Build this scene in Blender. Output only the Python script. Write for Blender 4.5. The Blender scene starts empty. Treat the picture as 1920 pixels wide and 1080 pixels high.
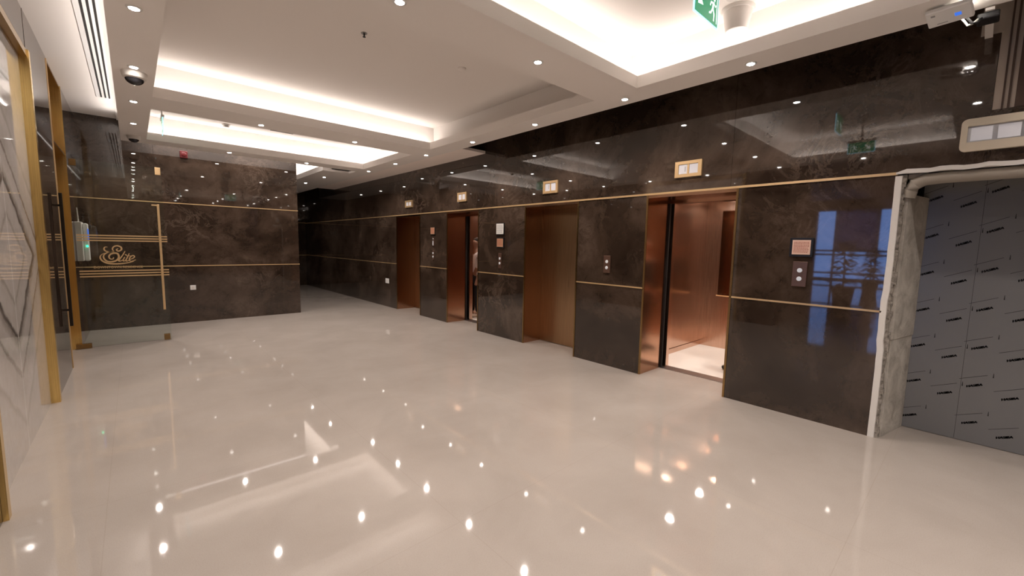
import bpy, bmesh, math, random
from mathutils import Matrix, Vector
random.seed(7)
S = bpy.context.scene
COL = S.collection
PI = math.pi

# ------------------------------------------------------------------ materials
def new_mat(name):
    m = bpy.data.materials.new(name); m.use_nodes = True
    nt = m.node_tree
    return m, nt, nt.nodes['Principled BSDF'], nt.nodes, nt.links

def plain(name, col, rough=.5, metal=0., ior=1.45, emit=None, estr=0., aniso=0.):
    m, nt, b, n, l = new_mat(name)
    b.inputs['Base Color'].default_value = (*col, 1)
    b.inputs['Roughness'].default_value = rough
    b.inputs['Metallic'].default_value = metal
    b.inputs['IOR'].default_value = ior
    b.inputs['Anisotropic'].default_value = aniso
    if emit:
        b.inputs['Emission Color'].default_value = (*emit, 1)
        b.inputs['Emission Strength'].default_value = estr
    return m

def ramp(n, pts):
    r = n.new('ShaderNodeValToRGB')
    e = r.color_ramp.elements
    e[0].position, e[0].color = pts[0][0], (*pts[0][1], 1)
    e[1].position, e[1].color = pts[-1][0], (*pts[-1][1], 1)
    for p, c in pts[1:-1]:
        x = e.new(p); x.color = (*c, 1)
    return r

def pos(n, l, scale=(1, 1, 1)):
    g = n.new('ShaderNodeNewGeometry')
    mp = n.new('ShaderNodeMapping'); mp.inputs['Scale'].default_value = scale
    l.new(g.outputs['Position'], mp.inputs['Vector'])
    return mp.outputs['Vector']

def noise(n, l, vec, scale, detail=4, rough=.55, dist=0.):
    t = n.new('ShaderNodeTexNoise')
    t.inputs['Scale'].default_value = scale; t.inputs['Detail'].default_value = detail
    t.inputs['Roughness'].default_value = rough; t.inputs['Distortion'].default_value = dist
    l.new(vec, t.inputs['Vector'])
    return t.outputs['Fac']

def mixc(n, l, fac, a, b, mode='MIX'):
    m = n.new('ShaderNodeMix'); m.data_type = 'RGBA'; m.blend_type = mode
    for i, v in ((0, fac), (6, a), (7, b)):
        if hasattr(v, 'links'): l.new(v, m.inputs[i])
        elif i == 0: m.inputs[0].default_value = v
        else: m.inputs[i].default_value = (*v, 1)
    return m.outputs[2]

def math_(n, l, op, a, b=0.):
    m = n.new('ShaderNodeMath'); m.operation = op
    for i, v in enumerate((a, b)):
        if hasattr(v, 'links'): l.new(v, m.inputs[i])
        else: m.inputs[i].default_value = v
    return m.outputs[0]

def stone_dark():
    m, nt, b, n, l = new_mat('dark polished stone')
    v = pos(n, l)
    big = noise(n, l, v, 1.1, 6, .62, .6)
    r1 = ramp(n, [(.30, (.018, .0105, .0073)), (.47, (.041, .0262, .0182)), (.60, (.070, .0465, .0335)), (.76, (.122, .087, .064))])
    l.new(big, r1.inputs[0])
    vein = noise(n, l, v, 2.3, 9, .72, 1.6)
    d = math_(n, l, 'ABSOLUTE', math_(n, l, 'SUBTRACT', vein, .5))
    r2 = ramp(n, [(0, (1, 1, 1)), (.012, (.5, .5, .5)), (.04, (0, 0, 0))]); l.new(d, r2.inputs[0])
    patch = noise(n, l, v, .9, 3, .5)
    r3 = ramp(n, [(.5, (0, 0, 0)), (.68, (.55, .55, .55))]); l.new(patch, r3.inputs[0])
    f = math_(n, l, 'MULTIPLY', r2.outputs[0], r3.outputs[0])
    c = mixc(n, l, f, r1.outputs[0], (.17, .125, .095))
    dk = noise(n, l, v, 6, 8, .75, .8)
    r4 = ramp(n, [(.34, (.55, .53, .51)), (.50, (1, 1, 1))]); l.new(dk, r4.inputs[0])
    c = mixc(n, l, .8, c, r4.outputs[0], 'MULTIPLY')
    l.new(c, b.inputs['Base Color'])
    b.inputs['Roughness'].default_value = .025
    b.inputs['IOR'].default_value = 1.72
    return m

def floor_stone():
    m, nt, b, n, l = new_mat('cream polished floor stone')
    v = pos(n, l)
    f1 = noise(n, l, v, 1.3, 5, .6, .4)
    r1 = ramp(n, [(.3, (.365, .322, .285)), (.7, (.42, .376, .337))]); l.new(f1, r1.inputs[0])
    sp = noise(n, l, v, 190, 2, .6)
    r2 = ramp(n, [(.30, (.82, .80, .78)), (.5, (1, 1, 1))]); l.new(sp, r2.inputs[0])
    c = mixc(n, l, .6, r1.outputs[0], r2.outputs[0], 'MULTIPLY')
    br = n.new('ShaderNodeTexBrick')
    br.offset = 0; br.inputs['Scale'].default_value = 1
    br.inputs['Brick Width'].default_value = 1.52; br.inputs['Row Height'].default_value = 1.52
    br.inputs['Mortar Size'].default_value = .0025; br.inputs['Mortar Smooth'].default_value = .3
    for k in ('Color1', 'Color2'): br.inputs[k].default_value = (1, 1, 1, 1)
    br.inputs['Mortar'].default_value = (.93, .92, .91, 1)
    mp = n.new('ShaderNodeMapping'); mp.inputs['Location'].default_value = (.20, -.35, 0)
    l.new(v, mp.inputs['Vector']); l.new(mp.outputs['Vector'], br.inputs['Vector'])
    c = mixc(n, l, 1., c, br.outputs['Color'], 'MULTIPLY')
    l.new(c, b.inputs['Base Color'])
    b.inputs['Roughness'].default_value = .04
    b.inputs['IOR'].default_value = 1.5
    return m

def marble():
    m, nt, b, n, l = new_mat('bookmatched white marble')
    g = n.new('ShaderNodeNewGeometry'); sx = n.new('ShaderNodeSeparateXYZ'); l.new(g.outputs['Position'], sx.inputs[0])
    a = math_(n, l, 'ABSOLUTE', math_(n, l, 'SUBTRACT', sx.outputs[1], 4.70))
    z = math_(n, l, 'ABSOLUTE', math_(n, l, 'SUBTRACT', sx.outputs[2], 1.43))
    d = math_(n, l, 'ADD', math_(n, l, 'MULTIPLY', a, .66), z)
    cb = n.new('ShaderNodeCombineXYZ'); l.new(a, cb.inputs[0]); l.new(z, cb.inputs[1])
    w = noise(n, l, cb.outputs[0], 2.6, 6, .65, .5)
    d2 = math_(n, l, 'ADD', d, math_(n, l, 'MULTIPLY', math_(n, l, 'SUBTRACT', w, .5), .16))
    pts = [(.0, (.60, .56, .53)), (.15, (.57, .53, .50)), (.165, (.40, .36, .33)), (.185, (.55, .51, .48)),
           (.28, (.56, .52, .49)), (.30, (.07, .055, .047)), (.322, (.36, .32, .29)), (.36, (.56, .52, .49)), (.42, (.54, .50, .47)),
           (.437, (.25, .215, .19)), (.455, (.50, .46, .43)), (.60, (.60, .56, .53)), (.62, (.46, .42, .39)), (.645, (.57, .53, .50)), (1., (.60, .57, .54))]
    r = ramp(n, pts); l.new(math_(n, l, 'MULTIPLY', d2, .5), r.inputs[0])
    fine = noise(n, l, cb.outputs[0], 9, 6, .7, .8)
    rf = ramp(n, [(.35, (.86, .85, .84)), (.6, (1, 1, 1))]); l.new(fine, rf.inputs[0])
    c = mixc(n, l, .7, r.outputs[0], rf.outputs[0], 'MULTIPLY')
    seam = ramp(n, [(0, (1, 1, 1)), (.012, (0, 0, 0))]); l.new(a, seam.inputs[0])
    c = mixc(n, l, math_(n, l, 'MULTIPLY', seam.outputs[0], .8), c, (.85, .82, .78))
    l.new(c, b.inputs['Base Color'])
    b.inputs['Roughness'].default_value = .04; b.inputs['IOR'].default_value = 1.7
    return m

def brushed(name, col, rough, axis):
    m, nt, b, n, l = new_mat(name)
    sc = [60, 60, 60]; sc[axis] = .8
    v = pos(n, l, tuple(sc))
    f = noise(n, l, v, 3, 3, .6)
    r = ramp(n, [(.3, tuple(c * .82 for c in col)), (.7, tuple(min(1, c * 1.1) for c in col))]); l.new(f, r.inputs[0])
    l.new(r.outputs[0], b.inputs['Base Color'])
    b.inputs['Metallic'].default_value = 1
    mr = n.new('ShaderNodeMapRange'); mr.inputs['To Min'].default_value = rough * .8; mr.inputs['To Max'].default_value = rough * 1.25
    l.new(f, mr.inputs['Value']); l.new(mr.outputs[0], b.inputs['Roughness'])
    return m

def rough_board(name, c1, c2, scale):
    m, nt, b, n, l = new_mat(name)
    v = pos(n, l)
    f = noise(n, l, v, scale, 7, .7, .6)
    r = ramp(n, [(.32, c1), (.62, c2)]); l.new(f, r.inputs[0]); l.new(r.outputs[0], b.inputs['Base Color'])
    b.inputs['Roughness'].default_value = .85
    bp = n.new('ShaderNodeBump'); bp.inputs['Strength'].default_value = .5; bp.inputs['Distance'].default_value = .01
    l.new(f, bp.inputs['Height']); l.new(bp.outputs[0], b.inputs['Normal'])
    return m

def clear_glass(name, tint=(.93, .96, .94)):
    m, nt, b, n, l = new_mat(name)
    n.remove(b)
    t = n.new('ShaderNodeBsdfTransparent'); t.inputs[0].default_value = (*tint, 1)
    g = n.new('ShaderNodeBsdfGlossy'); g.inputs['Roughness'].default_value = .0
    fr = n.new('ShaderNodeFresnel'); fr.inputs['IOR'].default_value = 1.45
    mx = n.new('ShaderNodeMixShader')
    l.new(fr.outputs[0], mx.inputs[0]); l.new(t.outputs[0], mx.inputs[1]); l.new(g.outputs[0], mx.inputs[2])
    l.new(mx.outputs[0], n['Material Output'].inputs['Surface'])
    return m

M = dict(
    stone=stone_dark(), floor=floor_stone(), marble=marble(),
    plaster=plain('white plaster ceiling', (.86, .815, .775), .9),
    panel=plain('plaster panel with painted-in light', (.96, .86, .80), .8),  # plaster made lighter, the band's extra light put into its colour
    gap=plain('black gap shade', (.012, .010, .009), .9),  # black stands in for the ceiling gap's shade; slots use it too
    gold=plain('satin gold metal', (.80, .56, .30), .42, .75),
    gold_dark=plain('bronze gold metal', (.36, .23, .10), .25, 1),
    jamb_gold=brushed('brushed gold jamb', (.84, .60, .23), .22, 2),
    copper=brushed('brushed copper', (.56, .33, .215), .17, 1),
    copper_v=brushed('brushed copper car panel', (.70, .49, .38), .20, 2),
    bronze=brushed('brushed bronze door', (.52, .34, .20), .30, 2),
    bronze_mirror=plain('bronze tinted mirror', (.42, .25, .16), .06, 1),
    black=plain('black plastic', (.012, .012, .013), .35),
    gapblack=plain('black door gap', (.006, .005, .005), .6),
    white=plain('white plastic', (.80, .79, .77), .35),
    dome_white=plain('off white plastic housing', (.72, .68, .64), .4),
    smoke=plain('smoked dome', (.02, .02, .024), .06),
    steel=plain('brushed steel', (.55, .54, .53), .3, 1),
    dark_metal=plain('dark bronze handle', (.03, .022, .016), .3, .6),
    lens=plain('lit downlight lens', (1, .96, .9), .4, emit=(1, .93, .85), estr=60),
    carlens=plain('lit lift car panel', (1, .96, .9), .4, emit=(1, .90, .78), estr=9),
    glass=clear_glass('clear door glass'),
    window_glass=clear_glass('window glass', (.95, .97, 1)),
    film=plain('grey protective film', (.19, .189, .190), .22, ior=1.5),
    ink=plain('black film print', (.008, .008, .009), .5),
    ink2=plain('faint film print', (.03, .03, .032), .5),
    board=rough_board('raw cement board', (.30, .27, .23), (.55, .51, .45), 5),
    mortar=rough_board('crumbling mortar', (.06, .05, .04), (.42, .38, .33), 28),
    edge=plain('white raw edge strip', (.74, .71, .67), .7),
    bare=plain('bare gypsum board', (.42, .35, .29), .9), stud=plain('brown stud', (.07, .04, .028), .7),
    foam=plain('cream foam wrap', (.66, .58, .46), .75),
    foam_grey=plain('grey brown plastic wrap', (.34, .30, .25), .55),
    display=plain('pale display window', (.62, .60, .62), .25, emit=(.9, .88, .92), estr=.12),
    paper=plain('pale printed paper', (.82, .80, .76), .6),
    pink_paper=plain('copper pink notice plate', (.74, .50, .40), .4),
    tan_paper=plain('tan notice plate', (.50, .27, .16), .45),
    text_red=plain('rust red print', (.34, .09, .06), .6),
    text_grey=plain('grey print', (.30, .30, .30), .6),
    plate=plain('brown metal call plate', (.20, .115, .085), .35, .7),
    button=plain('lit steel button', (.7, .7, .7), .3, .3, emit=(.9, .95, 1), estr=.12),
    green=plain('green exit sign face', (.01, .16, .075), .3, emit=(.005, .17, .075), estr=1.1),
    sign_white=plain('white pictogram', (.85, .9, .88), .4, emit=(.85, .95, .92), estr=.9),
    sign_edge=plain('edge lit acrylic', (.5, .75, .85), .2, emit=(.35, .75, .95), estr=1.2),
    blue_led=plain('blue print', (.05, .16, .65), .4, emit=(.05, .2, .9), estr=.5),
    green_led=plain('green indicator lamp', (.0, .5, .25), .4, emit=(.02, 1., .5), estr=3),
    red=plain('red fire device', (.11, .008, .010), .4),
    carfloor=plain('pale lift car floor', (.78, .74, .69), .12),
    skin=plain('skin', (.28, .15, .10), .55), hair=plain('black hair', (.008, .007, .006), .5),
    shirt=plain('white shirt cloth', (.78, .76, .78), .8), trousers=plain('black trouser cloth', (.012, .012, .014), .85),
    shoe=plain('black shoe leather', (.010, .010, .010), .3), shoe2=plain('pale shoe', (.55, .45, .36), .5),
    leaf=plain('dark green leaf', (.02, .05, .015), .5), pot=plain('dark planter', (.03, .028, .026), .4),
    bark=plain('brown stem', (.06, .035, .02), .8),
    blind=plain('grey blue roller blind', (.20, .25, .36), .9),
    lobby=plain('lobby wall paint', (.16, .13, .11), .8),
    cable=plain('black cable', (.01, .01, .01), .5),
)

# ------------------------------------------------------------------ mesh helpers
class MB:
    def __init__(s, f=None): s.v, s.f, s.t = [], [], f
    def add(s, vs, fs):
        o = len(s.v); s.v += [tuple(s.t(p)) if s.t else tuple(p) for p in vs]; s.f += [tuple(i + o for i in q) for q in fs]; return s
    def box(s, x0, x1, y0, y1, z0, z1):
        v = [(x, y, z) for x in (x0, x1) for y in (y0, y1) for z in (z0, z1)]
        return s.add(v, [(0, 1, 3, 2), (4, 6, 7, 5), (0, 4, 5, 1), (2, 3, 7, 6), (0, 2, 6, 4), (1, 5, 7, 3)])
    def lathe(s, c, prof, n=24, axis=2):
        """prof: (radius, height) from bottom to top around an axis through c"""
        vs, fs = [], []
        for r, h in prof:
            for k in range(n):
                a = 2 * PI * k / n; p = [r * math.cos(a), r * math.sin(a), h]
                if axis == 0: p = [p[2], p[0], p[1]]
                if axis == 1: p = [p[0], p[2], p[1]]
                vs.append((c[0] + p[0], c[1] + p[1], c[2] + p[2]))
        for i in range(len(prof) - 1):
            for k in range(n):
                fs.append((i * n + k, i * n + (k + 1) % n, (i + 1) * n + (k + 1) % n, (i + 1) * n + k))
        fs.append(tuple(range(n))[::-1]); fs.append(tuple((len(prof) - 1) * n + k for k in range(n)))
        return s.add(vs, fs)
    def tube(s, pts, r, n=8):
        vs, fs = [], []; P = [Vector(p) for p in pts]
        rs = r if isinstance(r, (list, tuple)) else [r] * len(P)
        for i, p in enumerate(P):
            d = (P[min(i + 1, len(P) - 1)] - P[max(i - 1, 0)]).normalized()
            u = d.cross(Vector((0, 0, 1)) if abs(d.z) < .9 else Vector((1, 0, 0))).normalized(); w = d.cross(u)
            for k in range(n):
                a = 2 * PI * k / n; vs.append(tuple(p + rs[i] * (math.cos(a) * u + math.sin(a) * w)))
        for i in range(len(P) - 1):
            for k in range(n): fs.append((i * n + k, i * n + (k + 1) % n, (i + 1) * n + (k + 1) % n, (i + 1) * n + k))
        fs.append(tuple(range(n))[::-1]); fs.append(tuple((len(P) - 1) * n + k for k in range(n)))
        return s.add(vs, fs)
    def prism(s, poly, place, t):
        """poly: 2-D outline; place(u, v, depth) -> point; extruded by t"""
        n = len(poly)
        vs = [place(u, v, 0) for u, v in poly] + [place(u, v, t) for u, v in poly]
        fs = [tuple(range(n))[::-1], tuple(range(n, 2 * n))] + [(i, (i + 1) % n, n + (i + 1) % n, n + i) for i in range(n)]
        return s.add(vs, fs)
    def build(s, name, mat, parent=None, bevel=0., smooth=False, seg=2):
        off = parent.matrix_basis.translation if parent is not None else Vector((0, 0, 0))
        if parent is not None and parent.parent is not None: off = off + parent.parent.matrix_basis.translation
        me = bpy.data.meshes.new(name)
        me.from_pydata([tuple(Vector(p) - off) for p in s.v], [], s.f)
        bm = bmesh.new(); bm.from_mesh(me)
        bmesh.ops.recalc_face_normals(bm, faces=bm.faces)
        if bevel: 
            bmesh.ops.remove_doubles(bm, verts=bm.verts, dist=1e-6)
            bmesh.ops.bevel(bm, geom=[e for e in bm.edges if e.calc_face_angle(0) > .5], offset=bevel, segments=seg, affect='EDGES', profile=.5, clamp_overlap=True)
        bm.to_mesh(me); bm.free()
        me.materials.append(M[mat])
        if smooth:
            for p in me.polygons: p.use_smooth = True
            me.set_sharp_from_angle(angle=math.radians(40))
        o = bpy.data.objects.new(name, me); COL.objects.link(o)
        if parent is not None: o.parent = parent
        return o

def box(name, mat, b, parent=None, bevel=0.): return MB().box(*b).build(name, mat, parent, bevel)

def tag(o, label, cat, group=None):
    o['label'] = label; o['category'] = cat
    if group: o['group'] = group
    return o
def thing(name, label, cat, loc, group=None):
    o = bpy.data.objects.new(name, None); COL.objects.link(o); o.location = loc; o.empty_display_size = .05
    return tag(o, label, cat, group)
def struct(o): o['kind'] = 'structure'; return o
def dup(root, loc, label, group=None):
    r = root.copy(); COL.objects.link(r); r.location = loc; r['label'] = label
    if group: r['group'] = group
    for ch in list(root.children):
        c = ch.copy(); COL.objects.link(c); c.parent = r
        for g in list(ch.children):
            d = g.copy(); COL.objects.link(d); d.parent = c
    return r
def text_mesh(txt, size, extrude=.0, shear=0., font=None):
    cu = bpy.data.curves.new('lettering', 'FONT'); cu.body = txt; cu.size = size; cu.extrude = extrude; cu.shear = shear
    cu.align_x = 'CENTER'; cu.align_y = 'CENTER'
    o = bpy.data.objects.new('lettering', cu); COL.objects.link(o)
    dg = bpy.context.evaluated_depsgraph_get(); me = bpy.data.meshes.new_from_object(o.evaluated_get(dg))
    bpy.data.objects.remove(o); bpy.data.curves.remove(cu)
    vs = [tuple(v.co) for v in me.vertices]; fs = [tuple(p.vertices) for p in me.polygons]
    bpy.data.meshes.remove(me)
    return vs, fs

# ------------------------------------------------------------------ dimensions (metres; y runs along the lift lobby, x across it)
R, XL, YB, YF = 4.6816, -.628, 10.078, 16.45
ZL, ZM, ZS, ZU = 2.2409, 1.098, 3.182, 3.60     # lintel strip, mid strip, beam soffit, tray ceiling
ZC = 3.62                                        # left ceiling strip

# ------------------------------------------------------------------ floor, walls
struct(box('floor', 'floor', (-20.6, 5.30, -6, 17, -.12, 0)))
OPEN = [(1.726, 2.749), (3.821, 4.896), (6.125, 7.148), (8.224, 9.322)]
# lift wall: lower panels between openings, one band of panels above
w = MB()
piers = [(.49, 1.726), (2.749, 3.821), (4.896, 6.125), (7.148, 8.224), (9.322, YF)]
for a, b in piers:
    w.box(R, R + .5, a, b, 0, 1.0895); w.box(R, R + .5, a, b, 1.1065, ZL - .010)
cuts = [.03, 1.80, 3.836, 6.125, 8.224, 9.8, 11.4, 13.0, 14.6, YF]
for a, b in zip(cuts, cuts[1:]):
    w.box(R, R + .5, a + .0012, b - .0012, ZL + .008, 3.9)
w.box(R, R + .5, -1.3, .03, ZL + .008, 2.64)
w.box(R, R + .5, -4, -.75, 0, ZL - .01); w.box(R, R + .5, -4, -1.3, ZL, 3.9)
struct(w.build('wall_right', 'stone'))
struct(box('wall_right_core', 'gapblack', (R + .02, R + .48, .51, 1.70, .01, 2.2)))
for i, (a, b) in enumerate([(2.77, 3.80), (4.92, 6.10), (7.17, 8.20), (9.35, YF)]):
    struct(box('wall_right_core', 'gapblack', (R + .02, R + .48, a, b, .01, 2.2)))
struct(MB().box(7.3, 7.4, -1.4, 11, -.1, 3.9).box(5.1, 7.4, -1.5, -1.4, -.1, 3.9).box(5.1, 7.4, 11, 11.1, -.1, 3.9).box(5.1, 7.4, -1.4, 11, 3.7, 3.8).box(5.31, 7.4, -1.4, 11, -.12, -.06).build('wall_right_shaft', 'gapblack'))
bw = MB().box(R + .004, R + .5, -1.3, .029, 2.64, 3.9).box(R - .006, R + .01, .02, .13, 3.175, 3.52)
struct(bw.build('wall_right_bare_board', 'bare'))
st_ = MB()
for y0, y1 in ((-.022, -.012), (-.052, -.040), (-.30, -.075)): st_.box(R - .004, R + .01, y0, y1, 2.64, 3.7)
struct(st_.build('wall_right_stud', 'stud'))
# gold strips
n = 0
def trim(b, mat='gold', bevel=0.):
    global n; n += 1
    return struct(box('trim_%d' % n, mat, b, None, bevel))
trim((R - .010, R + .02, .50, YF, ZL - .011, ZL + .011))
for a, b in piers: trim((R - .006, R + .02, a + (.02 if a < 1 else 0), b, ZM - .0085, ZM + .0085))
for a, b in OPEN:
    trim((R - .006, R + .012, a - .012, a + .010, 0, ZL - .011), 'gold_dark'); trim((R - .006, R + .012, b - .010, b + .012, 0, ZL - .011), 'gold_dark')
# back wall with two gold strips
w = MB()
XE = 2.72
for x0, x1 in ((XL - .6, .35), (.353, XE)):
    w.box(x0, x1, YB, YB + .5, 0, 1.080); w.box(x0, x1, YB, YB + .5, 1.096, 2.246); w.box(x0, x1, YB, YB + .5, 2.262, 3.9)
struct(w.build('wall_back', 'stone'))
struct(box('wall_back_core', 'gapblack', (XL - .5, XE - .02, YB + .02, YB + .48, 0, 3.8)))
trim((XL, XE + .006, YB - .006, YB + .02, 2.246, 2.262)); trim((XL, XE + .006, YB - .006, YB + .02, 1.080, 1.096))
# far wall of the side passage
w = MB().box(-3, R + .5, YF, YF + .3, 0, 3.9)
struct(w.build('wall_far', 'stone'))
trim((-3, R, YF - .006, YF + .01, 2.246, 2.262)); trim((-3, R, YF - .006, YF + .01, 1.080, 1.096))
struct(box('wall_passage', 'stone', (-3.2, -3, 10.58, YF, 0, 3.9)))

# left wall: pier, opening, pier, then marble bay
w = MB().box(XL - .5, XL, 5.905, 7.28, 0, ZC).box(XL - .5, XL, 8.515, YB, 0, ZC)
struct(w.build('wall_left', 'stone'))
struct(box('wall_left_upper', 'stone', (XL - .5, XL - .002, 2.80, 5.905, 3.29, ZC)))
struct(box('wall_left_end', 'stone', (XL - .5, XL, 2.80, 3.52, 0, 3.29)))
# reception behind the left wall
struct(box('wall_reception', 'lobby', (-2.6, -2.5, 2.85, YB + .1, 0, 4.4)))
# wide lobby behind the camera and to the left
struct(MB().box(-20.6, 5.3, -6.2, -6, 0, 4.4).build('wall_entrance', 'lobby'))
struct(MB().box(-20.6, -2.55, 10.4, 10.6, 0, 4.4).build('wall_lobby', 'lobby'))
struct(MB().box(-2.6, XL - .1, 2.80, 2.85, 0, 4.4).build('wall_return', 'lobby'))
struct(MB().box(5.15, 5.30, -6, -.76, 0, 4.4).build('wall_corner', 'lobby'))
w = MB()
w.box(-20.6, -20, -6, 2.6, 0, 4.4); w.box(-20.6, -20, 6.45, 10.6, 0, 4.4); w.box(-20.6, -20, 2.6, 6.45, 3.95, 4.4)
struct(w.build('wall_window', 'lobby'))
wn = MB()
for y in (2.6, 3.62, 5.46, 6.38): wn.box(-20.2, -20.08, y, y + .1, 0, 3.95)
for z in (.0, .32, 1.36, 1.58, 3.85): wn.box(-20.2, -20.1, 2.6, 6.45, z, z + .1)
struct(wn.build('window_1', 'black'))
struct(box('window_1_glass', 'window_glass', (-20.16, -20.14, 2.6, 6.45, 0, 3.95)))
_m = M['blind']; _n = _m.node_tree.nodes; _l = _m.node_tree.links
_t = _n.new('ShaderNodeBsdfTranslucent'); _t.inputs[0].default_value = (.40, .45, .58, 1); _x = _n.new('ShaderNodeMixShader'); _x.inputs[0].default_value = .6
_l.new(_n['Principled BSDF'].outputs[0], _x.inputs[1]); _l.new(_t.outputs[0], _x.inputs[2]); _l.new(_x.outputs[0], _n['Material Output'].inputs['Surface'])
tag(box('roller_blind', 'blind', (-20.05, -20.03, 3.68, 5.50, 1.66, 3.92)), 'grey blue roller blind pulled down at the lobby window', 'blind')

# ------------------------------------------------------------------ ceiling
XA0, XA1, XR0, XR1 = -.062, .25, 3.82, 4.17
B1 = (2.43, 2.95); B2 = (6.375, 6.98); B3 = (9.13, 9.555); B0 = (-.10, .345)
YP = 9.97                                     # the wide soffit over the passage starts here
struct(MB().box(-.10, 4.75, -6, 17, ZU, 3.9).build('ceiling', 'plaster'))
struct(box('ceiling_left', 'plaster', (-2.6, -.08, 2.80, 10.6, ZC, 3.9)))
struct(box('ceiling_lobby', 'plaster', (-20.6, -.08, -6, 2.80, ZC, 4.6)))
struct(box('ceiling_lobby_wide', 'plaster', (-20.6, -2.55, 2.80, 10.6, 4.4, 4.6)))
struct(box('ceiling_passage', 'plaster', (-3.2, -.1, 10.58, 17, 3.57, 3.9)))
sf, lip, core = MB(), MB(), MB()
XP = 3.24
I, T, LT = .19, .022, .115
for (a, b) in (B0, B1, B2, B3): sf.box(XA1, XR0, a, b, ZS, ZS + .045)
sfl = MB(); sfl.box(XA0, XA1, -6, B3[1], ZS, ZS + .045).box(XR0, XR1, -6, YP, ZS, ZS + .045).box(XP, XR1, YP, YF, ZS, ZS + .045)
core2 = MB()
for (a, b), ia, ib in ((B0, I, I), (B1, I, I), (B2, I, I), (B3, I, 0)): core.box(XA1 - I * .6, XR0 + I, a + ia, b - ib, ZS + .045, 3.6)
core2.box(XA0, XA1 - I * .6, -6, B3[1], ZS + .045, ZC + .02).box(XR0 + I, XR1 - .004, -6, YP, ZS + .045, 3.6).box(XP + I, XR1 - .004, YP, YF, ZS + .045, 3.6)
for y0, y1 in ((B0[1], B1[0]), (B1[1], B2[0]), (B2[1], B3[0])):
    lip.box(XA1 - T, XR0 + T, y0 - T, y0, ZS + .045, ZS + LT); lip.box(XA1 - T, XR0 + T, y1, y1 + T, ZS + .045, ZS + LT)
    lip.box(XA1 - T, XA1, y0, y1, ZS + .045, ZS + LT); lip.box(XR0, XR0 + T, y0, y1, ZS + .045, ZS + LT)
l2 = MB().box(XP, XP + T, YP + T, YF, ZS + .045, ZS + LT).box(XP, XR0 + .3, YP, YP + T, ZS + .045, ZS + LT)
struct(sf.build('ceiling_cross_beam', 'plaster')); struct(sfl.build('ceiling_long_beam', 'plaster'))
struct(core.build('ceiling_cross_beam_core', 'plaster')); struct(core2.build('ceiling_long_beam_core', 'plaster'))
struct(lip.build('ceiling_tray_lip', 'plaster')); struct(l2.build('ceiling_passage_lip', 'plaster'))
# gap between the beam and the lift wall: open near the camera with its shade painted in by black sheets, closed by a plaster panel beyond
struct(box('ceiling_gap_shade', 'gap', (XR1 - .003, XR1 + .001, -6, 5.95, ZS + .004, 3.55)))
struct(box('ceiling_gap_top', 'gap', (XR1, R + .02, -6, 5.95, 3.50, 3.52)))
struct(box('ceiling_gap_panel', 'panel', (XR1, R, 5.95, 13.4, ZS + .006, ZS + .05)))

# ------------------------------------------------------------------ lights
def area(name, loc, sx, sy, power, col, rot=(0, 0, 0)):
    d = bpy.data.lights.new(name, 'AREA'); d.shape = 'RECTANGLE'; d.size = sx; d.size_y = sy; d.energy = power; d.color = col
    o = bpy.data.objects.new(name, d); COL.objects.link(o); o.location = loc; o.rotation_euler = rot
    return o
WARM = (1, .91, .855)
COVE = 1.75
UP = (PI, 0, 0)
ZLED = ZS + LT - .012
def cove_x(x0, x1, y, power=COVE):    # an LED run along x lying on the ledge, shining up
    area('cove_light', ((x0 + x1) / 2, y, ZLED), x1 - x0, .03, power * (x1 - x0), WARM, UP)
def cove_y(x, y0, y1, power=COVE):
    area('cove_light', (x, (y0 + y1) / 2, ZLED), .03, y1 - y0, power * (y1 - y0), WARM, UP)
cove_x(XA1 - .05, XR0 + .10, B1[0] + .10)                 # near tray: far side, lift side, left side
cove_y(XR0 + .10, B0[1], B1[0]); cove_y(XA1 - .05, B0[1], B1[0])
cove_x(XA1 - .05, XR0 + .10, B2[0] + .10)                 # middle tray: far side only
cove_x(XA1 - .05, XR0 + .10, B3[0] + .10)                 # farther tray: far side and lift side
cove_y(XR0 + .10, B2[1], B3[0])
area('cove_light', (1.5, 9.80, 3.50), 2.6, .05, 16, WARM, (0, 0, 0))
cove_y(XP + .09, YP + .05, 16, 3)
area('cove_light', (-.085, 5.0, 3.45), .03, 9.0, 16, WARM, (0, math.radians(112), 0))

# downlights -------------------------------------------------------
def make_downlight(loc, label, group):
    t = thing('downlight', label, 'ceiling light', loc, group)
    x, y, z = loc
    MB().lathe((x, y, z), [(.043, -.006), (.047, -.003), (.047, .0), (.043, .0)], 28).build('trim_ring', 'white', t, smooth=True)
    MB().lathe((x, y, z), [(.028, -.0085), (.030, -.0065), (.030, -.002)], 24).build('lens', 'lens', t, smooth=True)
    return t
def spot(x, y, power=47):
    d = bpy.data.lights.new('downlight_lamp', 'SPOT'); d.energy = power; d.color = (1, .885, .815); d.spot_size = math.radians(140); d.spot_blend = 1; d.shadow_soft_size = .03
    o = bpy.data.objects.new('downlight_lamp', d); COL.objects.link(o); o.location = (x, y, ZS - .03)
ORD = ['first', 'second', 'third', 'fourth', 'fifth', 'sixth', 'seventh', 'eighth', 'ninth', 'tenth']
proto = None
def place_light(x, y, label, group, power=47):
    global proto
    if proto is None: proto = make_downlight((x, y, ZS), label, group)
    else: dup(proto, (x, y, ZS), label, group)
    spot(x, y, power)
ARow = [1.45, 2.70, 4.06, 5.416, 6.747, 8.014, 9.34]
names = ['out of view, nearest the entrance', 'out of view just before the frame', 'at the picture top before the dome camera',
         'lit downlight right before the large dome camera', 'one past the large dome camera', 'last but one before the far camera', 'right beside the small dome camera at the far wall']
for y, s in zip(ARow, names): place_light(.092, y, ('round downlight on the left beam, ' + s) if 'lit' not in s else 'round lit downlight on the left beam right before the large dome camera', 'downlights along the left beam')
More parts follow.
